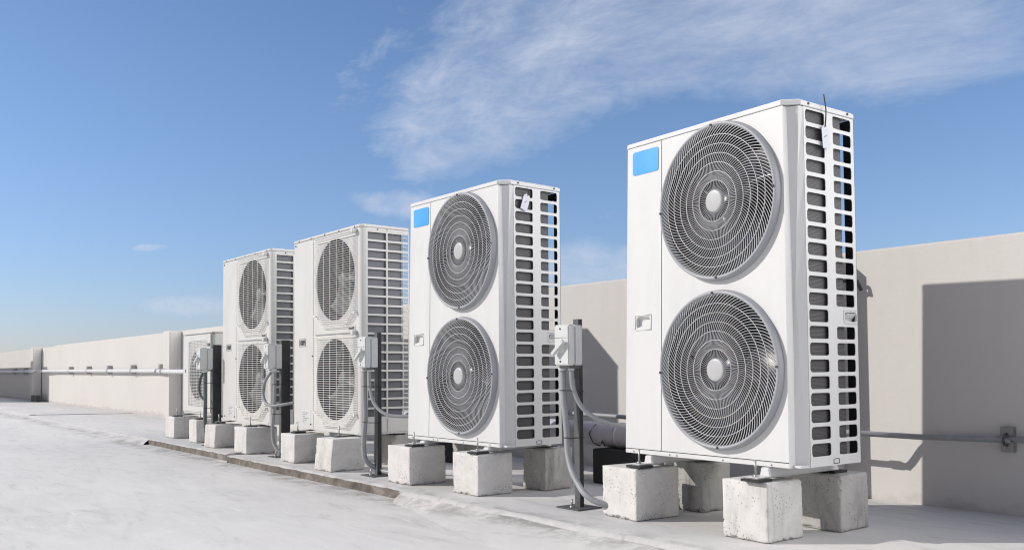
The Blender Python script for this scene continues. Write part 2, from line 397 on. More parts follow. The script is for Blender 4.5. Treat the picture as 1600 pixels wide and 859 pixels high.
# the raised plinth is one sheet with its stained or mortared edge as children
root = None
for (x0, x1, k) in ((-88, -10.0, False), (-10.0, -7.72, True), (-7.55, -4.62, True), (-4.62, 28, False)):
    tp, sd = plinth('plinth_floor', x0, x1, k)
    if x1 == -7.72:                      # end face of the drain notch
        tp.add([(-7.72, edge_y(-7.72)+.004, -.004), (-7.72, 3.4, 0), (-7.72, 3.4, -.062), (-7.72, edge_y(-7.72), -.062)], [(0, 1, 2, 3)])
    if x0 == -7.55:
        tp.add([(-7.55, edge_y(-7.55)+.004, -.004), (-7.55, 3.4, 0), (-7.55, 3.4, -.062), (-7.55, edge_y(-7.55), -.062)], [(0, 1, 2, 3)])
        tp.add([(-7.72, 3.4, 0), (-7.55, 3.4, 0), (-7.55, WALL_Y, 0), (-7.72, WALL_Y, 0), (-7.72, 3.4, -.062), (-7.55, 3.4, -.062)], [(0, 1, 2, 3), (0, 1, 5, 4)])
    o = structure(tp.build('plinth_floor', 'slab', fix=True))
    e = structure(sd.build('plinth_edge', 'kerb' if k else 'mortar'))

# narrow open drain slot crossing the plinth, far left
t_ = MB()
for i in range(12):
    pass
d0, d1 = Vector((-17.0, 3.12, .004)), Vector((-16.35, 4.6, .004)); n_ = Vector((.045, -.02, 0))
t_.add([d0-n_, d0+n_, d1+n_*.8, d1-n_*.8], [(0, 1, 2, 3)])
t_.box(-17.12, -16.92, 3.06, 3.15, -.05, .006)
tag(t_.build('drain_slot', M['seam']), 'thin dark drain slot across the pale plinth at far left', 'drain')

# ------------------------------------------------------------------ parapet wall
wall = thing('parapet_wall', 'long pale painted parapet wall running behind the row of condensers', 'wall', (0, WALL_Y, 0))
b_ = MB(); b_.box(-23.54, 29, 0, .16, -.045, WALL_T); 
b_.build('wall_panel', 'wall', wall, bevel=.012)
b_ = MB(); b_.box(-89, -23.56, .012, .16, -.045, WALL_T-.02); b_.build('wall_panel', 'wall', wall, bevel=.012)
b_ = MB(); b_.box(-23.562, -23.538, .03, .14, -.04, WALL_T-.03); b_.build('joint', 'seam', wall)
for px in (-25.0, -14.19, -2.81, 8.4):
    b_ = MB(); b_.box(px-.34, px, -.20, -.001, -.03, WALL_T-.004); b_.build('pilaster', 'wall', wall, bevel=.012)
# generic unseen wall added beyond the left edge to cast shade on the parapet
b_ = MB(); b_.box(-46, -25.35, 3.25, 3.6, .004, 1.74)
tag(b_.build('added_shade_wall', 'wall', bevel=.01), 'plain generic wall past the left edge of the view, added to shade the parapet', 'wall')

# ------------------------------------------------------------------ concrete blocks
def block(x1, y0, wx, wy, h, rot, label, mat='blk', lean=(0, 0)):
    """x1,y0 = corner nearest the camera (right, front)"""
    n = 34; bm = bmesh.new(); bmesh.ops.create_cube(bm, size=1)
    bmesh.ops.subdivide_edges(bm, edges=bm.edges[:], cuts=n, use_grid_fill=True)
    sd = Vector((x1*3.1, y0*5.3, h*11))
    for v in bm.verts:
        q = Vector(((v.co.x)*wx, (v.co.y)*wy, (v.co.z+.5)*h))
        ins = [wx/2-abs(q.x), wy/2-abs(q.y), min(q.z, h-q.z)]
        so = sorted(ins)
        edge = max(0.0, .012-so[1])/.012              # 1 on an edge, 0 away from it
        c = noise.noise((q+sd)*22)*.7+noise.noise((q+sd)*80)*.5
        chip = (.002+.018*max(0, c-.14)+(.012*max(0, c) if q.z < .02 else 0))*edge
        cen = Vector((0, 0, h/2)); d = (q-cen); 
        off = Vector((math.copysign(1, d.x) if ins[0] < .012 else 0, math.copysign(1, d.y) if ins[1] < .012 else 0, math.copysign(1, d.z) if ins[2] < .012 else 0))
        q -= off*chip
        q += Vector((noise.noise((q+sd)*9), noise.noise((q+sd)*9+Vector((5, 0, 0))), 0))*.0018
        q.x += lean[0]*(q.z/h); q.y += lean[1]*(q.z/h)
        if q.z < .004: q.z = max(q.z, 0.0)
        v.co = q
    me = bpy.data.meshes.new('concrete_block'); bm.to_mesh(me); bm.free()
    for p in me.polygons: p.use_smooth = True
    me.materials.append(M[mat])
    o = bpy.data.objects.new('concrete_block', me); COL.objects.link(o)
    c, s_ = math.cos(rot), math.sin(rot)
    lx, ly = -wx/2, wy/2
    o.location = (x1+lx*c-ly*s_, y0+lx*s_+ly*c, .001); o.rotation_euler = (0, 0, rot)
    tag(o, label, 'concrete block', 'concrete blocks carrying the condensers')
    return o
block(-2.967, 3.183, .245, .29, .250, -.06, 'pale concrete block under the front left foot of the nearest condenser')
block(-2.249, 3.204, .235, .245, .252, -.02, 'largest looking concrete block, under the front right foot of the nearest condenser')
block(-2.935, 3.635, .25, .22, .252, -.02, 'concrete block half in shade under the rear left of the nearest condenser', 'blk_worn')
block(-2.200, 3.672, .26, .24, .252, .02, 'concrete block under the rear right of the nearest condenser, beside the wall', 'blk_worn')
block(-4.790, 3.058, .27, .28, .243, .0, 'pitted concrete block under the front left foot of the second condenser from the right')
block(-4.120, 3.100, .26, .255, .243, -.01, 'concrete block with rough pitted base under front right foot of second condenser from the right')
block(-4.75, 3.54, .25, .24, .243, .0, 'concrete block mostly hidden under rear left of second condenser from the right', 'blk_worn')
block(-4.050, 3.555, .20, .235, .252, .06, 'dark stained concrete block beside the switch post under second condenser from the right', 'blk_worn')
block(-6.530, 3.086, .262, .265, .228, .0, 'concrete block under front left foot of third condenser from the right', 'blk')
block(-5.790, 3.020, .25, .285, .238, .03, 'slightly tapered concrete block under front right foot of third condenser from the right', 'blk', (.02, .01))
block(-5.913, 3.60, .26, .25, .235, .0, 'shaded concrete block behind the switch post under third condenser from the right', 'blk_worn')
block(-8.331, 3.105, .25, .27, .220, .05, 'tilted looking concrete block at the plinth notch, under left foot of fourth condenser', 'blk', (.03, .0))
block(-7.502, 3.085, .285, .29, .236, .0, 'concrete block just right of the plinth notch under right foot of fourth condenser', 'blk')
block(-9.824, 3.207, .30, .28, .238, .0, 'leftmost concrete block, under the small single fan condenser', 'blk')
block(-9.051, 3.184, .23, .27, .235, .0, 'second concrete block from the left, under the small condenser', 'blk')

# ------------------------------------------------------------------ condensers, first kind
AW, AF, AD, AH = 1.015, .966, .455, 1.576
def taper(x, y, z): return (x+.044*(max(z, 0)/AH)*(1-x/AW), y, z)
FRONT = lambda p, q, d: (p, d, q)
ANG64 = [2*math.pi*i/72 for i in range(72)]
def spiral_guard(cx, cz, parent, R=.352, ex=.955):
    g = MB()
    rings = [.052]+[.052+(R-.008-.052)*k/7 for k in range(1, 8)]
    y0 = -.028
    for r in rings[1:7]:
        n = 56; w_ = .0012
        vs = []
        for j in range(n):
            a = 2*math.pi*j/n; c, s_ = math.cos(a), math.sin(a)
            for (dr, dy) in ((-w_, -.005), (w_, -.005), (w_, -.002), (-w_, -.002)): vs.append((cx+c*(r+dr)*ex, y0+dy, cz+s_*(r+dr)))
        g.add(vs, [(j*4+k, j*4+(k+1) % 4, ((j+1) % n)*4+(k+1) % 4, ((j+1) % n)*4+k) for j in range(n) for k in range(4)])
    def spoke(a0, ra, rb, wd):
        k = max(4, int((rb-ra)/.02)); P = []
        for i in range(k+1):
            r = ra+(rb-ra)*i/k; u = (r-.05)/(R-.05)
            th = a0-(.12*u+.50*u*u)
            P.append((cx+math.cos(th)*r*ex, cz+math.sin(th)*r))
        vs = []
        for i, (x, z) in enumerate(P):
            q0 = P[max(0, i-1)]; q1 = P[min(k, i+1)]; dx, dz = q1[0]-q0[0], q1[1]-q0[1]; L = math.hypot(dx, dz); wq = wd*(.42+.58*i/k) if ra < .06 else wd*(.55+.45*i/k); nx, nz = -dz/L*wq, dx/L*wq
            vs += [(x-nx, y0-.003, z-nz), (x+nx, y0-.003, z+nz), (x+nx, y0-.0005, z+nz), (x-nx, y0-.0005, z-nz)]
        g.add(vs, [(i*4+j, i*4+(j+1) % 4, (i+1)*4+(j+1) % 4, (i+1)*4+j) for i in range(k) for j in range(4)])
    N = 54
    for i in range(N*2):
        a = 2*math.pi*i/(N*2)
        if i % 2 == 0: spoke(a, .045, R-.006, .00118)
        else: spoke(a, rings[1], R-.006, .00118)
    o = g.build('fan_guard', 'guard', parent, taper, fix=False)
    rg = MB(); rg.lathe([(R-.010, .004), (R-.010, -.026), (R-.006, -.034), (R+.003, -.036), (R+.008, -.031), (R+.014, .003)], (cx, 0, cz), 'y', 96, ex)
    rg.build('guard_ring', 'ringp', o, taper, fix=False)
    h = MB(); h.lathe([(.0005, -.0365), (.040, -.0362), (.049, -.0350), (.0525, -.031), (.053, -.018)], (cx, 0, cz), 'y', 40, ex); h.build('hub_cap', 'hub', o, taper, fix=False)
    for a in (0, 90, 180, 270):
        a = math.radians(a+2); s_ = MB(); c = (cx+math.cos(a)*(R-.001)*ex, cz+math.sin(a)*(R-.001)); s_.tube([(c[0], -.041, c[1]), (c[0], -.03, c[1])], .0055, 10); s_.build('guard_screw', 'screw', o, taper)
    return o
def fan(cx, cz, parent, R, mat, blades=3, y=.075, deform=None, phase=0.3):
    g = MB(); g.lathe([(.0005, y-.045), (.05, y-.043), (.062, y-.03), (.064, y+.05)], (cx, 0, cz), 'y', 28)
    for b in range(blades):
        a0 = phase+2*math.pi*b/blades; rows = 9; cols = 9; vs = []
        for side in (0, 1):
            for i in range(rows):
                r = .055+(R-.055)*i/(rows-1); span = 1.25-.25*(i/(rows-1)); sweep = -.45*(i/(rows-1))**1.5
                for j in range(cols):
                    t = j/(cols-1); a = a0+sweep+span*(t-.5)
                    yy = y+.055*(t-.5)*2*(.9-.35*i/(rows-1))+.012*math.sin(t*math.pi)+side*.004
                    vs.append((cx+math.cos(a)*r, yy, cz+math.sin(a)*r))
        n = rows*cols
        fs = [(i*cols+j, i*cols+j+1, (i+1)*cols+j+1, (i+1)*cols+j) for i in range(rows-1) for j in range(cols-1)]
        fs += [tuple(n+k for k in f[::-1]) for f in fs]
        rim = [j for j in range(cols)]+[i*cols+cols-1 for i in range(1, rows)]+[(rows-1)*cols+j for j in range(cols-2, -1, -1)]+[i*cols for i in range(rows-2, 0, -1)]
        fs += [(rim[k], rim[(k+1) % len(rim)], n+rim[(k+1) % len(rim)], n+rim[k]) for k in range(len(rim))]
        g.add(vs, fs, True)
    return g.build('fan', mat, parent, deform)
def feet(parent, xs, depth, gap, mat='steel', rail='white'):
    for x in xs:
        r = MB(); y0, y1 = -.055, depth+.05; h0 = -gap+.014
        prof = [(x-.034, h0), (x+.034, h0), (x+.026, h0+.010), (x+.020, -.003), (x-.020, -.003), (x-.026, h0+.010)]
        r.prism(prof, y0+.03, y1-.03, lambda p, q, h: (p, h, q))
        r.box(x-.034, x+.034, y0-.065, y0+.04, h0-.001, h0+.006)
        ro = r.build('foot_rail', rail, parent, bevel=.004)
        p = MB(); p.box(x-.045, x+.045, y0-.075, y0+.02, -gap+.001, h0-.002); p.build('rubber_pad', 'rubber', ro)
        p = MB(); p.box(x-.045, x+.045, y1-.09, y1+.01, -gap+.001, h0-.002); p.build('rubber_pad', 'rubber', ro)
        b = MB(); by = y0-.032; b.tube([(x, by, h0), (x, by, h0+.078)], .0045, 8); b.lathe([(.011, 0), (.011, .009), (.0005, .009)], (x, by, h0+.006), 'z', 6)
        b.lathe([(.016, 0), (.016, .003), (.0005, .003)], (x, by, h0+.003), 'z', 16); b.build('anchor_bolt', 'steel', ro)
def build_a(root, gap):
    f = MB()
    # front panel with its two fan openings: cells around the holes
    zc0, zm, zc1 = .024, .803, 1.545
    x0, x1 = .245, AF
    for (cz, a, b) in ((.417, zc0, zm), (1.187, zm, zc1)):
        f.cell((x0, x1, a, b), .605, cz, .345*.955, .345, 2, FRONT, .02, ANG64)
    f.build('front_panel', 'white', root, taper)
    sp = MB(); sp.cell((0.0, x0-.004, zc0, zc1), .118, .655, .048, .030, 9, FRONT, .024)
    sp.add([(0, 0, zc0), (0, 0, zc1), (0, AD, zc1), (0, AD, zc0)], [(0, 1, 2, 3)])
    so = sp.build('service_panel', 'white', root, taper)
    hd = MB(); hd.box(.062, .174, .022, .028, .62, .69)
    rimv = [(-.055, -.037), (.055, -.037), (.055, .037), (-.055, .037)]
    for k in range(4):
        a, b = rimv[k], rimv[(k+1) % 4]
        hd.tube([(.118+a[0], -.001, .655+a[1]), (.118+b[0], -.001, .655+b[1])], .0028, 6)
    hd.add([(.075, .022, .672), (.161, .022, .672), (.161, .002, .684), (.075, .002, .684)], [(0, 1, 2, 3)])
    hd.add([(.072, .001, .628), (.118, .001, .640), (.165, .001, .652), (.165, .020, .652), (.118, .020, .640), (.072, .020, .628), (.165, .001, .625), (.072, .001, .625)], [(0, 1, 4, 5), (1, 2, 3, 4), (0, 1, 2, 6, 7)])
    hd.build('handle', 'white', so, taper)
    gp = MB(); gp.box(x0-.004, x0, .003, .006, zc0, zc1); gp.box(0, AF, .004, .008, zc1-.001, zc1+.003); gp.box(.003, AF, .004, .008, zc0-.004, zc0); gp.build('panel_seam', 'seam', root, taper)
    # bottom tray lip
    b = MB(); b.box(.003, AF+.006, -.004, .018, 0, .020); b.box(.004, AW-.004, .018, AD-.003, .002, .012)
    for q in (.06, .30, .345, .62, .88): b.tube([(q, -.009, .010), (q, -.002, .010)], .005, 8)
    b.build('base_tray', 'white', root, bevel=.0015)
    # moulded corner post with its pinched facet
    Zs = [0.0, .012, .25, .5, .75, 1.0, 1.25, zc1-.002]; c = MB(); vs = []
    for z in Zs:
        u = z/1.545
        if u < .48: k = 1-u/.48; P = [(AF, 0), (AF+.002, .045-.005*k), (AF+.002+.012+.026*k, .045-.005*k+.002+.028*k), (AW, .0775)]
        else: k = (u-.48)/.52; P = [(AF, 0), (AF+.002, .045-.020*k), (AF+.014+.031*k, .047+.006*k), (AW, .0775)]
        vs += [(p[0], p[1], z) for p in P]
    c.add(vs, [(i*4+j, i*4+j+1, (i+1)*4+j+1, (i+1)*4+j) for i in range(len(Zs)-1) for j in range(3)])
    c.build('corner_post', 'white', root, taper)
    # slotted side grille
    s = MB(); SIDE = lambda p, q, d: (AW-d, p, q)
    pitch = (1.508-.073)/20
    ya, yb, yc = .0795, .259, AD-.004
    an = [2*math.pi*i/28 for i in range(28)]
    def patch(p0, p1, q0, q1): s.add([SIDE(p, q, 0) for p, q in ((p0, q0), (p1, q0), (p1, q1), (p0, q1))], [(0, 1, 2, 3)])
    for i in range(21):
        zc = .073+pitch*i; q0, q1 = zc-pitch/2, zc+pitch/2
        s.cell((ya, yb, q0, q1), .161, zc, .069, .0275, 11, SIDE, .0025, an)
        if i == 8: s.cell((yb, yc, q0, q1), .400, zc, .046, .021, 7, SIDE, .010, an)
        else: s.cell((yb, yc, q0, q1), .361, zc, .069, .0275, 11, SIDE, .0025, an)
    patch(ya, yc, .002, .073-pitch/2); patch(ya, yc, 1.508+pitch/2, zc1-.001)
    so = s.build('side_grille', 'white', root, taper)
    h = MB(); zc = .073+pitch*8
    h.tube(smooth_path([(AW+.001, .345, zc-.024), (AW+.001, .345, zc+.024), (AW+.001, .355, zc+.030), (AW+.001, AD-.012, zc+.030)], 3), .002, 6)
    h.tube([(AW+.001, .350, zc-.028), (AW+.001, AD-.012, zc-.028)], .002, 6)
    h.box(AW-.028, AW-.024, .352, .448, zc-.024, zc+.024); h.add([(AW-.002, .372, zc+.018), (AW-.002, .447, zc+.018), (AW-.022, .447, zc-.006), (AW-.022, .372, zc-.006)], [(0, 1, 2, 3)])
    h.build('handle', 'white', so, taper)
    l = MB(); 
    for a, bq in (((.246, .010), (.286, .010)), ((.286, .010), (.286, .030)), ((.246, .010), (.246, .030)), ((.252, .030), (.280, .030))):
        l.tube([(AW+.001, a[0], a[1]), (AW+.001, bq[0], bq[1])], .0016, 5)
    l.build('latch', 'screw', so)
    for y in (.115, .405): sv = MB(); sv.tube([(AW-.002, y, 1.561), (AW+.004, y, 1.561)], .006, 10); sv.build('side_screw', 'screw', so)
    gp = MB(); gp.box(AW-.006, AW-.001, .0775, .0795, .004, zc1); gp.box(AW-.006, AW-.001, .0795, AD-.003, zc1-.0005, zc1+.002); gp.build('side_seam', 'seam', root, taper)
    # lid with a clipped corner and softened rim
    t = MB(); poly = [(.008, .004), (AF-.006, -.004), (AW+.001, .060), (AW+.001, AD+.001), (.008, AD+.001)]
    poly0 = [(-.004, -.004)]+poly[1:4]+[(-.004, AD+.001)]
    n = 5
    inset = [(.03, .02), (AF-.014, .012), (AW-.012, .066), (AW-.012, AD-.012), (.03, AD-.012)]
    vs = [(*p, 1.547) for p in poly0]+[(p[0]+(.004 if i in (0, 4) else 0), p[1], 1.568) for i, p in enumerate(poly0)]+[(*p, 1.576) for p in inset]
    t.add(vs, [tuple(range(5))[::-1], tuple(range(10, 15))]+[(i, (i+1) % 5, 5+(i+1) % 5, 5+i) for i in range(5)]+[(5+i, 5+(i+1) % 5, 10+(i+1) % 5, 10+i) for i in range(5)])
    t.build('lid', 'white', root, taper, bevel=.002)
    # inside: coil, rear frame, ducts, partition
    k = MB(); k.box(AW-.024, AW-.014, .08, .367, .02, 1.54); k.box(.02, AW-.118, AD-.030, AD-.018, .02, 1.54)
    k.box(AW-.125, AW-.036, .372, .383, .02, 1.54) if False else None
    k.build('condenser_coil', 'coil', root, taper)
    p = MB(); p.box(AW-.052, AW-.001, AD-.006, AD, .004, 1.544); p.box(0.002, .03, AD-.006, AD, .004, 1.544)
    p.box(.03, AW-.122, AD-.004, AD-.001, .004, .12); p.box(.03, AW-.052, AD-.004, AD-.001, 1.50, 1.544)
    p.build('rear_frame', 'black', root, taper)
    p = MB(); p.box(.225, .232, .022, AD-.032, .014, 1.54); p.box(.235, AW-.14, .215, .225, .014, 1.54); p.build('partition', 'duct', root, taper)
    for (cz, ph) in ((.417, .3), (1.187, 1.1)):
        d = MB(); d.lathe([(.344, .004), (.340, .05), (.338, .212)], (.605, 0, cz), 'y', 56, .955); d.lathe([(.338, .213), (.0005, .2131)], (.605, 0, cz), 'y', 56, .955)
        d.build('fan_duct', 'duct', root, taper, fix=False)
        fan(.605, cz, root, .318, 'blade_dark', 3, .10, None, ph)
        spiral_guard(.605, cz, root)
    st = MB(); pts = []
    for (cx, cy, a0) in ((.208, 1.506, 0), (.054, 1.506, 90), (.054, 1.416, 180), (.208, 1.416, 270)):
        for q in range(5): a = math.radians(a0+q*22.5); pts.append((cx+.014*math.cos(a), cy+.014*math.sin(a)))
    st.prism(pts, -.0025, .001, lambda p, q, h: (p, h, q)); st.build('blue_sticker', 'blue', root, taper)
def hang_tag(root, y, z, lean, wire_top):
    t = MB(); c, s_ = math.cos(lean), math.sin(lean); pts = [(-.026, -.05), (.026, -.05), (.026, .034), (.012, .05), (-.012, .05), (-.026, .034)]
    t.prism([(y+p*c-q*s_, z+p*s_+q*c) for p, q in pts], AW+.010, AW+.0115, lambda p, q, h: (h, p, q))
    o = t.build('hang_tag', 'tag', root)
    k = MB(); topy, topz = y-.05*s_, z+.042*c
    k.tube(smooth_path([(AW+.013, topy, topz), (AW+.016, topy+.004, (topz+wire_top)/2), (AW+.012, topy-.004, wire_top)], 5), .0028, 6)
    k.build('tag_wire', 'black', o)
    i = MB(); i.add([(AW+.0122, y-.012, z-.006), (AW+.0122, y+.010, z+.006), (AW+.0122, y+.010, z+.010), (AW+.0122, y-.012, z-.002)], [(0, 1, 2, 3)]); i.build('tag_print', 'ink', o)
GA = 'twin fan condensers in the rooftop row'
u1 = thing('condenser', 'nearest white twin fan condenser at right, swirl guards and a blue sticker', 'air conditioner', (-3.176, 3.3335, .3102), -.0315, GA)
build_a(u1, 0)
u2_ = copy_tree(u1); u2_.location = (-5.0375, 3.2047, .2804); u2_.rotation_euler = (0, 0, .0169)
u2_['label'] = 'second white swirl guard twin fan condenser from the right, with smaller looking blue sticker'
feet(u1, (.178, .862), AD, .057); feet(u2_, (.20, .868), AD, .036)
hang_tag(u1, .222, 1.430, .10, 1.615); hang_tag(u2_, .165, 1.450, -.35, 1.53)

# ------------------------------------------------------------------ condensers, second kind
BW, BF, BD, BH = 1.145, 1.10, .414, 1.576
def wire_guard(x0, x1, z0, z1, parent, nh=40, nv=6, clip=True, y=-.030, verts=None):
    g = MB(); cut = .13
    for i in range(nh):
        z = z0+(z1-z0)*(i+.5)/nh; ins = max(0, cut-(z-z0)-.02)*1.15 if clip else 0
        if clip and z-z0 < .02: ins = cut
        a, b = x0+ins, x1-ins
        g.tube([(a, -.002, z), (a+.006, y, z), (b-.006, y, z), (b, -.002, z)], .0022, 5)
    for k in range(nv):
        x = x0+.06+(x1-x0-.12)*k/(nv-1); d = min(x-x0, x1-x); zb = z0+max(0, (cut-d)*.8 if clip else 0)
        g.tube([(x, y+.003, zb), (x, y+.003, z1-.004)], .002, 5)
    if clip:
        g.tube([(x0+.01, y, z0+.10), (x0+cut, y-.001, z0-.002), (x1-cut, y-.001, z0-.002), (x1-.01, y, z0+.10)], .0024, 6)
        g.tube([(x0+.03, y+.004, z0+.12), (x0+cut+.02, y+.003, z0+.025), (x1-cut-.02, y+.003, z0+.025), (x1-.03, y+.004, z0+.12)], .0025, 6)
        g.box(x0-.004, x0+.012, y, -.001, z0+.085, z0+.10); g.box(x1-.012, x1+.004, y, -.001, z0+.085, z0+.10)
    g.tube([(x0, y, z1-.004), (x1, y, z1-.004)], .0035, 6)
    o = g.build('wire_guard', 'wire', parent)
    k = MB(); k.box(x1-.032, x1+.006, -.040, -.002, z1-.008, z1+.026); k.build('guard_clip', 'ivory', o, bevel=.004)
    k = MB(); k.box(x0-.002, x1-.04, -.012, -.002, z1+.004, z1+.013); k.build('guard_shadow_gap', 'seam', o) if False else k.build('guard_bar', 'steel', o)
    return o
def build_b(root):
    x0 = .357
    f = MB(); zs = [.02, .80, 1.552]
    f.cell((x0, BF, .02, .80), .725, .410, .315, .315, 2, FRONT, .03, ANG64); f.cell((x0, BF, .80, 1.552), .725, 1.190, .320, .320, 2, FRONT, .03, ANG64)
    f.build('front_panel', 'ivory', root)
    s = MB(); s.cell((0, x0-.005, .004, 1.552), .158, .712, .050, .022, 9, FRONT, .024); s.add([(0, 0, .004), (0, 0, 1.552), (0, BD, 1.552), (0, BD, .004)], [(0, 1, 2, 3)])
    so = s.build('service_panel', 'ivory', root)
    h = MB(); h.box(.10, .216, .023, .028, .68, .745); 
    rv = [(-.057, -.030), (.057, -.030), (.057, .030), (-.057, .030)]
    for k in range(4): a, b = rv[k], rv[(k+1) % 4]; h.tube([(.158+a[0], -.001, .712+a[1]), (.158+b[0], -.001, .712+b[1])], .0025, 6)
    h.build('handle', 'inner', so)
    k = MB(); k.box(.15, .31, -.0015, .0005, .05, .165); ko = k.build('rating_sticker', 'sticker', so)
    k = MB()
    for i in range(6): k.box(.16, .16+.05+.06*((i*7) % 3)/2, -.0022, -.0016, .06+.015*i, .064+.015*i)
    k.build('sticker_print', 'ink', ko)
    for q, z in ((.06, .045), (.31, .045), (.03, 1.53), (.34, .60)): k = MB(); k.tube([(q, -.006, z), (q, 0, z)], .006, 8); k.build('panel_screw', 'screw', so)
    k = MB(); k.box(x0-.005, x0, .003, .006, .004, 1.552); k.box(0, BF, .003, .006, 1.551, 1.5545); k.build('panel_seam', 'seam', root)
    b = MB(); b.box(.36, BF+.004, -.003, .016, 0, .022); b.box(.002, BW-.002, .016, BD-.002, .001, .014); b.build('base_tray', 'ivory', root, bevel=.0015)
    c = MB(); Z = (0, 1.552); pr = [(BF, 0), (BF+.030, .003), (BW-.004, .016), (BW, .0375)]
    c.add([(p[0], p[1], z) for z in Z for p in pr], [(j, j+1, 4+j+1, 4+j) for j in range(3)], True); c.build('corner_post', 'ivory', root)
    # side louvre grid, the third column opens onto the bare rear wires
    g = MB(); rows = 20; pitch = .07
    for i in range(rows+1):
        z = 1.527-pitch*i
        g.box(BW-.010, BW-.001, .05, BD-.004, z-.0075, z+.0075)
    g.box(BW-.011, BW, .0375, .053, .016, 1.552); g.box(BW-.011, BW, .214, .228, .016, 1.552); g.box(BW-.012, BW-.002, .362, .368, .016, 1.552)
    g.box(BW-.011, BW, .053, BD, 1.534, 1.552); g.box(BW-.011, BW, .053, BD, .016, .120)
    go = g.build('side_grille', 'ivory', root, bevel=.0012)
    g = MB()
    for i in range(40): z = .13+.035*i; g.tube([(BW-.004, .368, z), (BW-.004, BD, z), (BW-.15, BD+.002, z)], .0022, 5)
    g.tube([(BW-.003, BD, .10), (BW-.003, BD, 1.55)], .004, 6); g.build('rear_wire', 'wire', go)
    for z in (.065, 1.543): sc = MB(); sc.tube([(BW-.002, .14, z), (BW+.003, .14, z)], .006, 8); sc.build('side_screw', 'screw', go)
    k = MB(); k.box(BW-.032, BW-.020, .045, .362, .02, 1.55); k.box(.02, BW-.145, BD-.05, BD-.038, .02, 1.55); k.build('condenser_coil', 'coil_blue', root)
    p = MB(); p.box(0, .02, BD-.01, BD, .004, 1.552); p.box(.02, BW-.15, BD-.004, BD-.001, .004, .10); p.build('rear_frame', 'ivory', root)
    p = MB(); p.box(.335, .342, .03, BD-.05, .014, 1.54); p.box(.345, BW-.16, .22, .23, .014, 1.54); p.build('partition', 'duct', root)
    t = MB(); poly = [(-.004, -.004), (BF+.022, -.004), (BW+.002, .014), (BW+.002, BD+.002), (-.004, BD+.002)]
    t.prism(poly, 1.5545, 1.576); t.build('lid', 'ivory', root, bevel=.004)
    for q in (.10, .32, .56, .80, 1.05): k = MB(); k.tube([(q, -.008, 1.563), (q, -.003, 1.563)], .005, 8); k.build('lid_screw', 'screw', root)
    for (cz, ph, r) in ((.410, .35, .315), (1.190, .6, .320)):
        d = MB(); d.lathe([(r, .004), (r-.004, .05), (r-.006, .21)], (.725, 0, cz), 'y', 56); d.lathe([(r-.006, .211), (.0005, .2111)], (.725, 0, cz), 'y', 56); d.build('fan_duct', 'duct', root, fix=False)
        fan(.725, cz, root, .295, 'blade_grey', 3, .10, None, ph)
    wire_guard(.415, 1.075, .055, .755, root); wire_guard(.415, 1.075, .825, 1.522, root)
    k = MB(); k.box(.945, 1.05, -.004, .001, .782, .822); ko = k.build('badge', 'ivory', root)
    k = MB(); k.add([(.955, -.0052, .790), (1.04, -.0052, .790), (1.04, -.0052, .815), (.997, -.0052, .806), (.955, -.0052, .809)], [(0, 1, 2, 3, 4)]); k.build('badge_recess', 'postgrey', ko)
u3 = thing('condenser', 'third condenser from the right, ivory twin fan cabinet with horizontal wire guards', 'air conditioner', (-6.914, 3.2648, .2554), 0, GA)
build_b(u3)
u4 = copy_tree(u3); u4.location = (-8.531, 3.2612, .2554)
u4['label'] = 'fourth condenser from the right, ivory twin fan cabinet next to the small single fan one'
feet(u3, (.25, .955), BD, .0245, rail='steel'); feet(u4, (.13, .90), BD, .0245, rail='steel')

# ------------------------------------------------------------------ small single fan condenser
u5 = thing('small_condenser', 'small single fan condenser at the far left end of the row', 'air conditioner', (-10.0, 3.355, .270), 0)
SW, SH, SDp = .90, .885, .33
f = MB(); f.box(0, SW-.03, .012, SDp, .0, SH-.012); f.build('cabinet', 'ivory', u5, bevel=.01)
c = MB(); c.box(SW-.029, SW, .03, SDp, .0, SH-.012); c.build('corner_post', 'ivory', u5, bevel=.01)
t = MB(); t.box(-.003, SW+.003, .002, SDp+.003, SH-.011, SH+.004); t.build('lid', 'ivory', u5, bevel=.004)
f = MB(); FP = lambda p, q, d: (p, .004+d, q)
f.cell((.012, .150, .03, SH-.02), .10, .47, .030, .018, 8, FP, .006)
f.cell((.150, SW-.04, .03, SH-.02), .475, .445, .290, .355, 14, FP, .006, ANG64); f.build('front_panel', 'ivory', u5)
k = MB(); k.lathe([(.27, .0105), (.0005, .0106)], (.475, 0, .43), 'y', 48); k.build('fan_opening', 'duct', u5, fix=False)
k = MB(); k.box(.19, .76, .0108, .0112, .095, .795); k.build('grille_backing', 'ivory', u5)
k.v = []
fan(.475, .43, u5, .0, 'blade_grey') if False else None
k = MB()
for i in range(44): z = .10+.69*i/43; k.tube([(.188, 0, z), (.762, 0, z)], .0024, 5)
for i in range(7): x = .21+.53*i/6; k.tube([(x, -.003, .095), (x, -.003, .795)], .003, 5)
k.build('wire_guard', 'wire', u5)
k = MB(); k.box(.78, .84, -.002, .003, .735, .765); k.build('badge', 'postgrey', u5)
feet(u5, (.085, .83), SDp, .034, rail='steel')

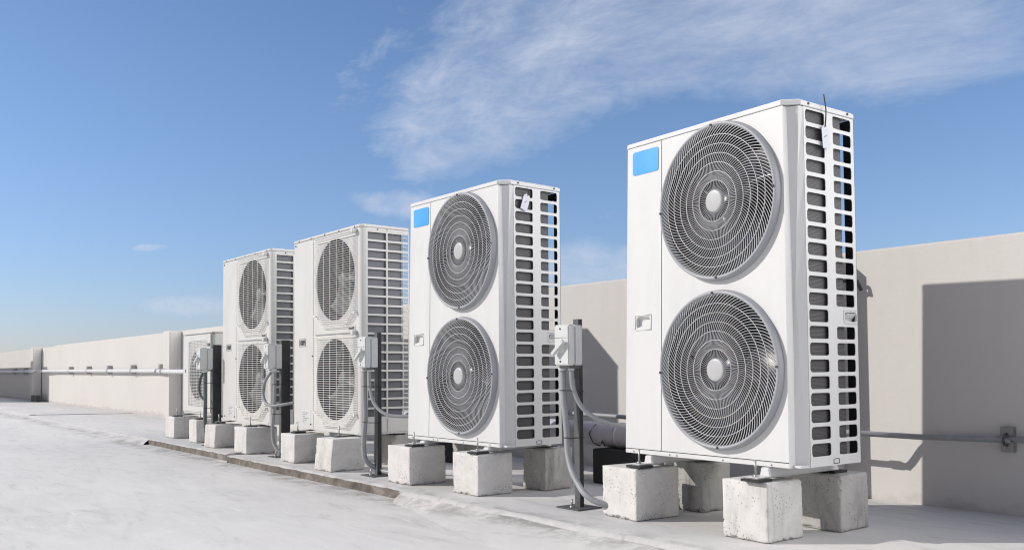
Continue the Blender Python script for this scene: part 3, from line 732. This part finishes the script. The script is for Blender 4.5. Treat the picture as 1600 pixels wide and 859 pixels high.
# ------------------------------------------------------------------ isolator switch posts
GP = 'isolator switch posts between the condensers'
def switch_post(x, y, depth, label, cables, front=(.115, .105), h=1.0, bx=-.02, cm='conduit', lean=0.0):
    r = thing('isolator_post', label, 'switch post', (x, y, .001), 0, GP)
    p = MB(); wd = .038
    p.box(-wd/2, wd/2, 0, .004, .006, h); p.box(wd/2-.004, wd/2, .004, depth, .006, h); p.box(-wd/2, -wd/2+.004, .004, depth, .006, h)
    po = p.build('post', 'postgrey', r)
    q = MB(); q.box(wd/2+.0005, wd/2+.0015, .006, depth-.002, .012, h-.002); q.build('post_web', 'black', po)
    q = MB(); q.box(-.085, .085, -.075, .095, 0, .006); qo = q.build('base_plate', 'postgrey', r, bevel=.001)
    b = MB(); b.tube([(.0, -.04, .006), (.0, -.04, .05)], .005, 8); b.lathe([(.012, 0), (.012, .01), (.0005, .01)], (0, -.04, .006), 'z', 6); b.build('anchor_bolt', 'steel', qo)
    # two-part box
    w0, dp = front; z0, z1 = .752, .968; xa = bx-w0/2; xb = bx+w0/2
    s = MB(); s.box(xa, xb, -dp, -.060, z0, z1); so = s.build('box_cover', 'box', r, bevel=.007)
    s = MB(); s.box(xa+.004, xb-.002, -.058, -.002, z0+.002, z1-.002); s.build('box_back', 'box', r, bevel=.005)
    s = MB(); zc = (z0+z1)/2-.01
    s.lathe([(.0005, -.018), (.026, -.017), (.030, -.004), (.032, .0)], (bx, -dp, zc), 'y', 24)
    s.add([(bx-.05, -dp-.034, zc-.030), (bx-.036, -dp-.034, zc-.046), (bx+.044, -dp-.028, zc+.022), (bx+.030, -dp-.028, zc+.040),
           (bx-.05, -dp-.012, zc-.030), (bx-.036, -dp-.012, zc-.046), (bx+.044, -dp-.010, zc+.022), (bx+.030, -dp-.010, zc+.040)],
          [(0, 1, 2, 3), (4, 7, 6, 5), (0, 4, 5, 1), (1, 5, 6, 2), (2, 6, 7, 3), (3, 7, 4, 0)])
    s.build('rotary_handle', 'box', so, bevel=.003)
    s = MB(); s.add([(bx+.018, -dp-.001, zc+.03), (bx+.026, -dp-.001, zc+.03), (xa+.030, -dp-.001, z1-.03), (xa+.02, -dp-.001, z1-.03)], [(0, 1, 2, 3)]) if False else s.box(xa+.01, xb-.01, -dp-.0012, -dp+.001, zc+.048, zc+.0495)
    s.build('cover_line', 'seam', so)
    for (sx, sz) in ((xa+.05, z1-.022), (xa+.05, z0+.022)):
        s = MB(); s.tube([(sx, -dp-.003, sz), (sx, -dp+.001, sz)], .005, 8); s.build('cover_screw', 'screw', so)
    s = MB(); s.box(xa+.02, xb-.008, -.088, -.010, z0-.014, z0-.001); s.build('gland_plate', 'postgrey', so, bevel=.003)
    for pts, rad, mt in cables:
        g = MB(); g.tube(smooth_path([(a-x, b_-y, c) for a, b_, c in pts], 7), rad, 12); c_ = g.build('conduit', mt, r)
        a, b_, c = pts[0]; g = MB(); g.lathe([(rad*1.35, -.016), (rad*1.5, -.006), (rad*1.5, .012)], (a-x, b_-y, c), 'z', 16); g.build('gland', 'conduit_pale', c_)
    for tz in (.62, .38):
        k = MB(); pts = cables[0][0]
        q = min(smooth_path(pts, 7), key=lambda v: abs(v.z-tz)); rad = cables[0][1]+.0015
        px_, py_ = q.x-x, q.y-y
        loop = [(px_+rad*math.cos(a)*1.05, py_+rad*math.sin(a), q.z) for a in [2*math.pi*i/12 for i in range(7, 13)]]
        loop = [(px_-rad, py_, q.z), (px_-rad*.7, py_-rad*.75, q.z), (px_, py_-rad, q.z), (px_+rad*.8, py_-rad*.7, q.z-.001), (max(px_+rad, wd/2+.003), py_, q.z-.002), (wd/2+.004, .03, q.z-.004)]
        k.tube(loop, .0028, 6); k.build('cable_tie', 'black', r)
    return r
switch_post(-3.462, 3.262, .030, 'switch post with grey isolator box between the two white condensers at right',
    [([(-3.50, 3.20, .742), (-3.495, 3.20, .60), (-3.475, 3.20, .42), (-3.44, 3.18, .27), (-3.36, 3.16, .16), (-3.24, 3.16, .075), (-3.10, 3.30, .03), (-3.0, 3.5, .028)], .016, 'conduit'),
     ([(-3.445, 3.21, .742), (-3.44, 3.22, .63), (-3.40, 3.26, .52), (-3.31, 3.34, .45), (-3.20, 3.45, .43), (-3.12, 3.50, .43)], .0125, 'conduit')], bx=-.0)
switch_post(-5.412, 3.175, .036, 'switch post with pale box by the louvred side of third condenser from the right',
    [([(-5.455, 3.11, .742), (-5.455, 3.11, .60), (-5.455, 3.115, .40), (-5.47, 3.11, .22), (-5.465, 3.13, .10), (-5.42, 3.20, .045), (-5.33, 3.22, .028), (-5.18, 3.26, .028), (-5.0, 3.36, .028)], .017, 'conduit'),
     ([(-5.405, 3.12, .742), (-5.40, 3.12, .62), (-5.35, 3.13, .50), (-5.25, 3.17, .43), (-5.12, 3.26, .42), (-5.04, 3.36, .43)], .012, 'conduit')], bx=-.018)
switch_post(-7.13, 3.235, .085, 'switch post whose cable loops out in front of fourth condenser from the right',
    [([(-7.10, 3.165, .742), (-7.10, 3.17, .60), (-7.11, 3.17, .42), (-7.13, 3.165, .25), (-7.11, 3.17, .12), (-7.05, 3.2, .05), (-6.95, 3.3, .02)], .015, 'conduit'),
     ([(-7.135, 3.165, .742), (-7.19, 3.13, .66), (-7.225, 3.12, .57), (-7.19, 3.12, .48), (-7.11, 3.14, .44), (-7.0, 3.2, .45), (-6.92, 3.28, .47)], .0125, 'conduit')], front=(.10, .13), bx=-.005)
switch_post(-8.66, 3.20, .09, 'leftmost switch post with grey box, in front of the small condenser',
    [([(-8.655, 3.13, .742), (-8.65, 3.13, .60), (-8.65, 3.13, .40), (-8.65, 3.13, .22), (-8.62, 3.14, .10), (-8.57, 3.17, .03)], .019, 'darkcond'),
     ([(-8.69, 3.13, .742), (-8.74, 3.11, .66), (-8.77, 3.11, .56), (-8.74, 3.11, .50), (-8.69, 3.13, .46)], .014, 'darkcond')], front=(.12, .13), bx=-.03)

# ------------------------------------------------------------------ pipes along the wall
r = thing('large_pipe', 'fat pale insulated pipe low along the wall behind the switch post', 'pipe', (-4.2, 4.2, .30))
g = MB(); g.tube([(-2.6, 0, .005), (-1, 0, .005), (.16, 0, .005), (.80, 0, .005)], .080, 32); g.build('pipe_run', 'insul', r)
g = MB(); g.tube([(.155, 0, .005), (.175, 0, .005)], .0835, 32); g.build('pipe_joint', 'insul', r)
g = MB(); g.tube([(-.02, -.05, .072), (-.05, -.085, .01), (-.02, -.078, -.05), (.02, -.05, -.07)], .004, 6); g.tube([(.05, -.07, -.05), (.08, -.095, -.03), (.10, -.085, -.065)], .004, 6); g.build('binding_wire', 'black', r)
sp = tag(MB().box(-4.165, -3.80, 4.06, 4.34, .001, .222).build('pipe_support', 'rubber', bevel=.006), 'black support block under the fat pipe between the two right condensers', 'pipe support', 'black blocks under the fat pipe')
c = sp.copy(); COL.objects.link(c); c.location.x = -1.95; c['label'] = 'black support block under the fat pipe, seen behind second condenser from the right'

r = thing('wall_conduit', 'thin grey conduit along the wall right of the nearest condenser, held by a clamp', 'conduit')
pts = [(-6.0, 4.50, .432), (-4.52, 4.50, .405), (-3.4, 4.50, .392), (-2.72, 4.50, .383), (-2.64, 4.505, .382), (-2.43, 4.665, .368), (-2.33, 4.69, .366), (-1.92, 4.70, .374), (-1.2, 4.70, .378), (6, 4.70, .38)]
g = MB(); g.tube(smooth_path(pts, 5), .015, 14); g.build('conduit_run', 'conduit', r)
g = MB(); g.tube([(-2.74, 4.50, .3833), (-2.68, 4.50, .3825)], .0195, 14); g.build('coupling', 'conduit_pale', r)
g = MB(); g.box(-1.965, -1.905, 4.715, 4.749, .312, .436); g.build('clamp_bracket', 'steel', r, bevel=.002)
g = MB(); g.tube([(-1.935, 4.712, .345), (-1.935, 4.684, .352), (-1.935, 4.676, .374), (-1.935, 4.684, .396), (-1.935, 4.712, .403)], .006, 8); g.build('clamp_saddle', 'screw', r)
r = thing('wall_pipe', 'white pipe at mid height along the far left part of the wall', 'pipe')
pts = [(-60, 4.68, .80), (-31, 4.68, .765), (-25.6, 4.68, .78), (-25.4, 4.50, .775), (-24.8, 4.50, .775), (-24.5, 4.66, .775), (-20, 4.68, .768), (-16.7, 4.68, .757), (-15.0, 4.68, .75), (-14.7, 4.52, .748), (-14.5, 4.49, .745), (-13.9, 4.49, .740), (-12.6, 4.49, .735)]
g = MB(); g.tube(smooth_path(pts, 5), .034, 14); g.build('pipe_run', 'white', r)
for x in (-28.5, -26.9, -21.57, -19.945, -18.328, -16.715, -15.083):
    g = MB(); g.box(x-.035, x+.035, 4.665, 4.749, .70, .865); g.lathe([(.041, -.02), (.041, .02)], (x, 4.68, .762), 'x', 16); g.build('pipe_bracket', 'steel', r)
for x in (-14.62, -14.35): 
    g = MB(); g.lathe([(.045, -.03), (.045, .03)], (x, 4.495, .747), 'x', 16); g.build('pipe_bracket', 'steel', r)
# short black wire ends by the hidden pilaster
g = MB(); g.tube(smooth_path([(-2.80, 4.71, 1.225), (-2.70, 4.70, 1.222), (-2.685, 4.70, 1.21), (-2.668, 4.71, 1.165)], 4), .010, 6)
g.tube(smooth_path([(-2.74, 4.70, 1.22), (-2.70, 4.69, 1.19), (-2.705, 4.70, 1.17)], 4), .007, 6)
tag(g.build('wire_end', 'black'), 'frayed black wire end sticking out behind the nearest condenser', 'wire')
# small plate on the floor by the far pilaster
tag(MB().box(-24.98, -24.3, 4.50, 4.60, .001, .16).build('floor_box', 'black', bevel=.01), 'small dark box on the floor by the far left pilaster', 'box')
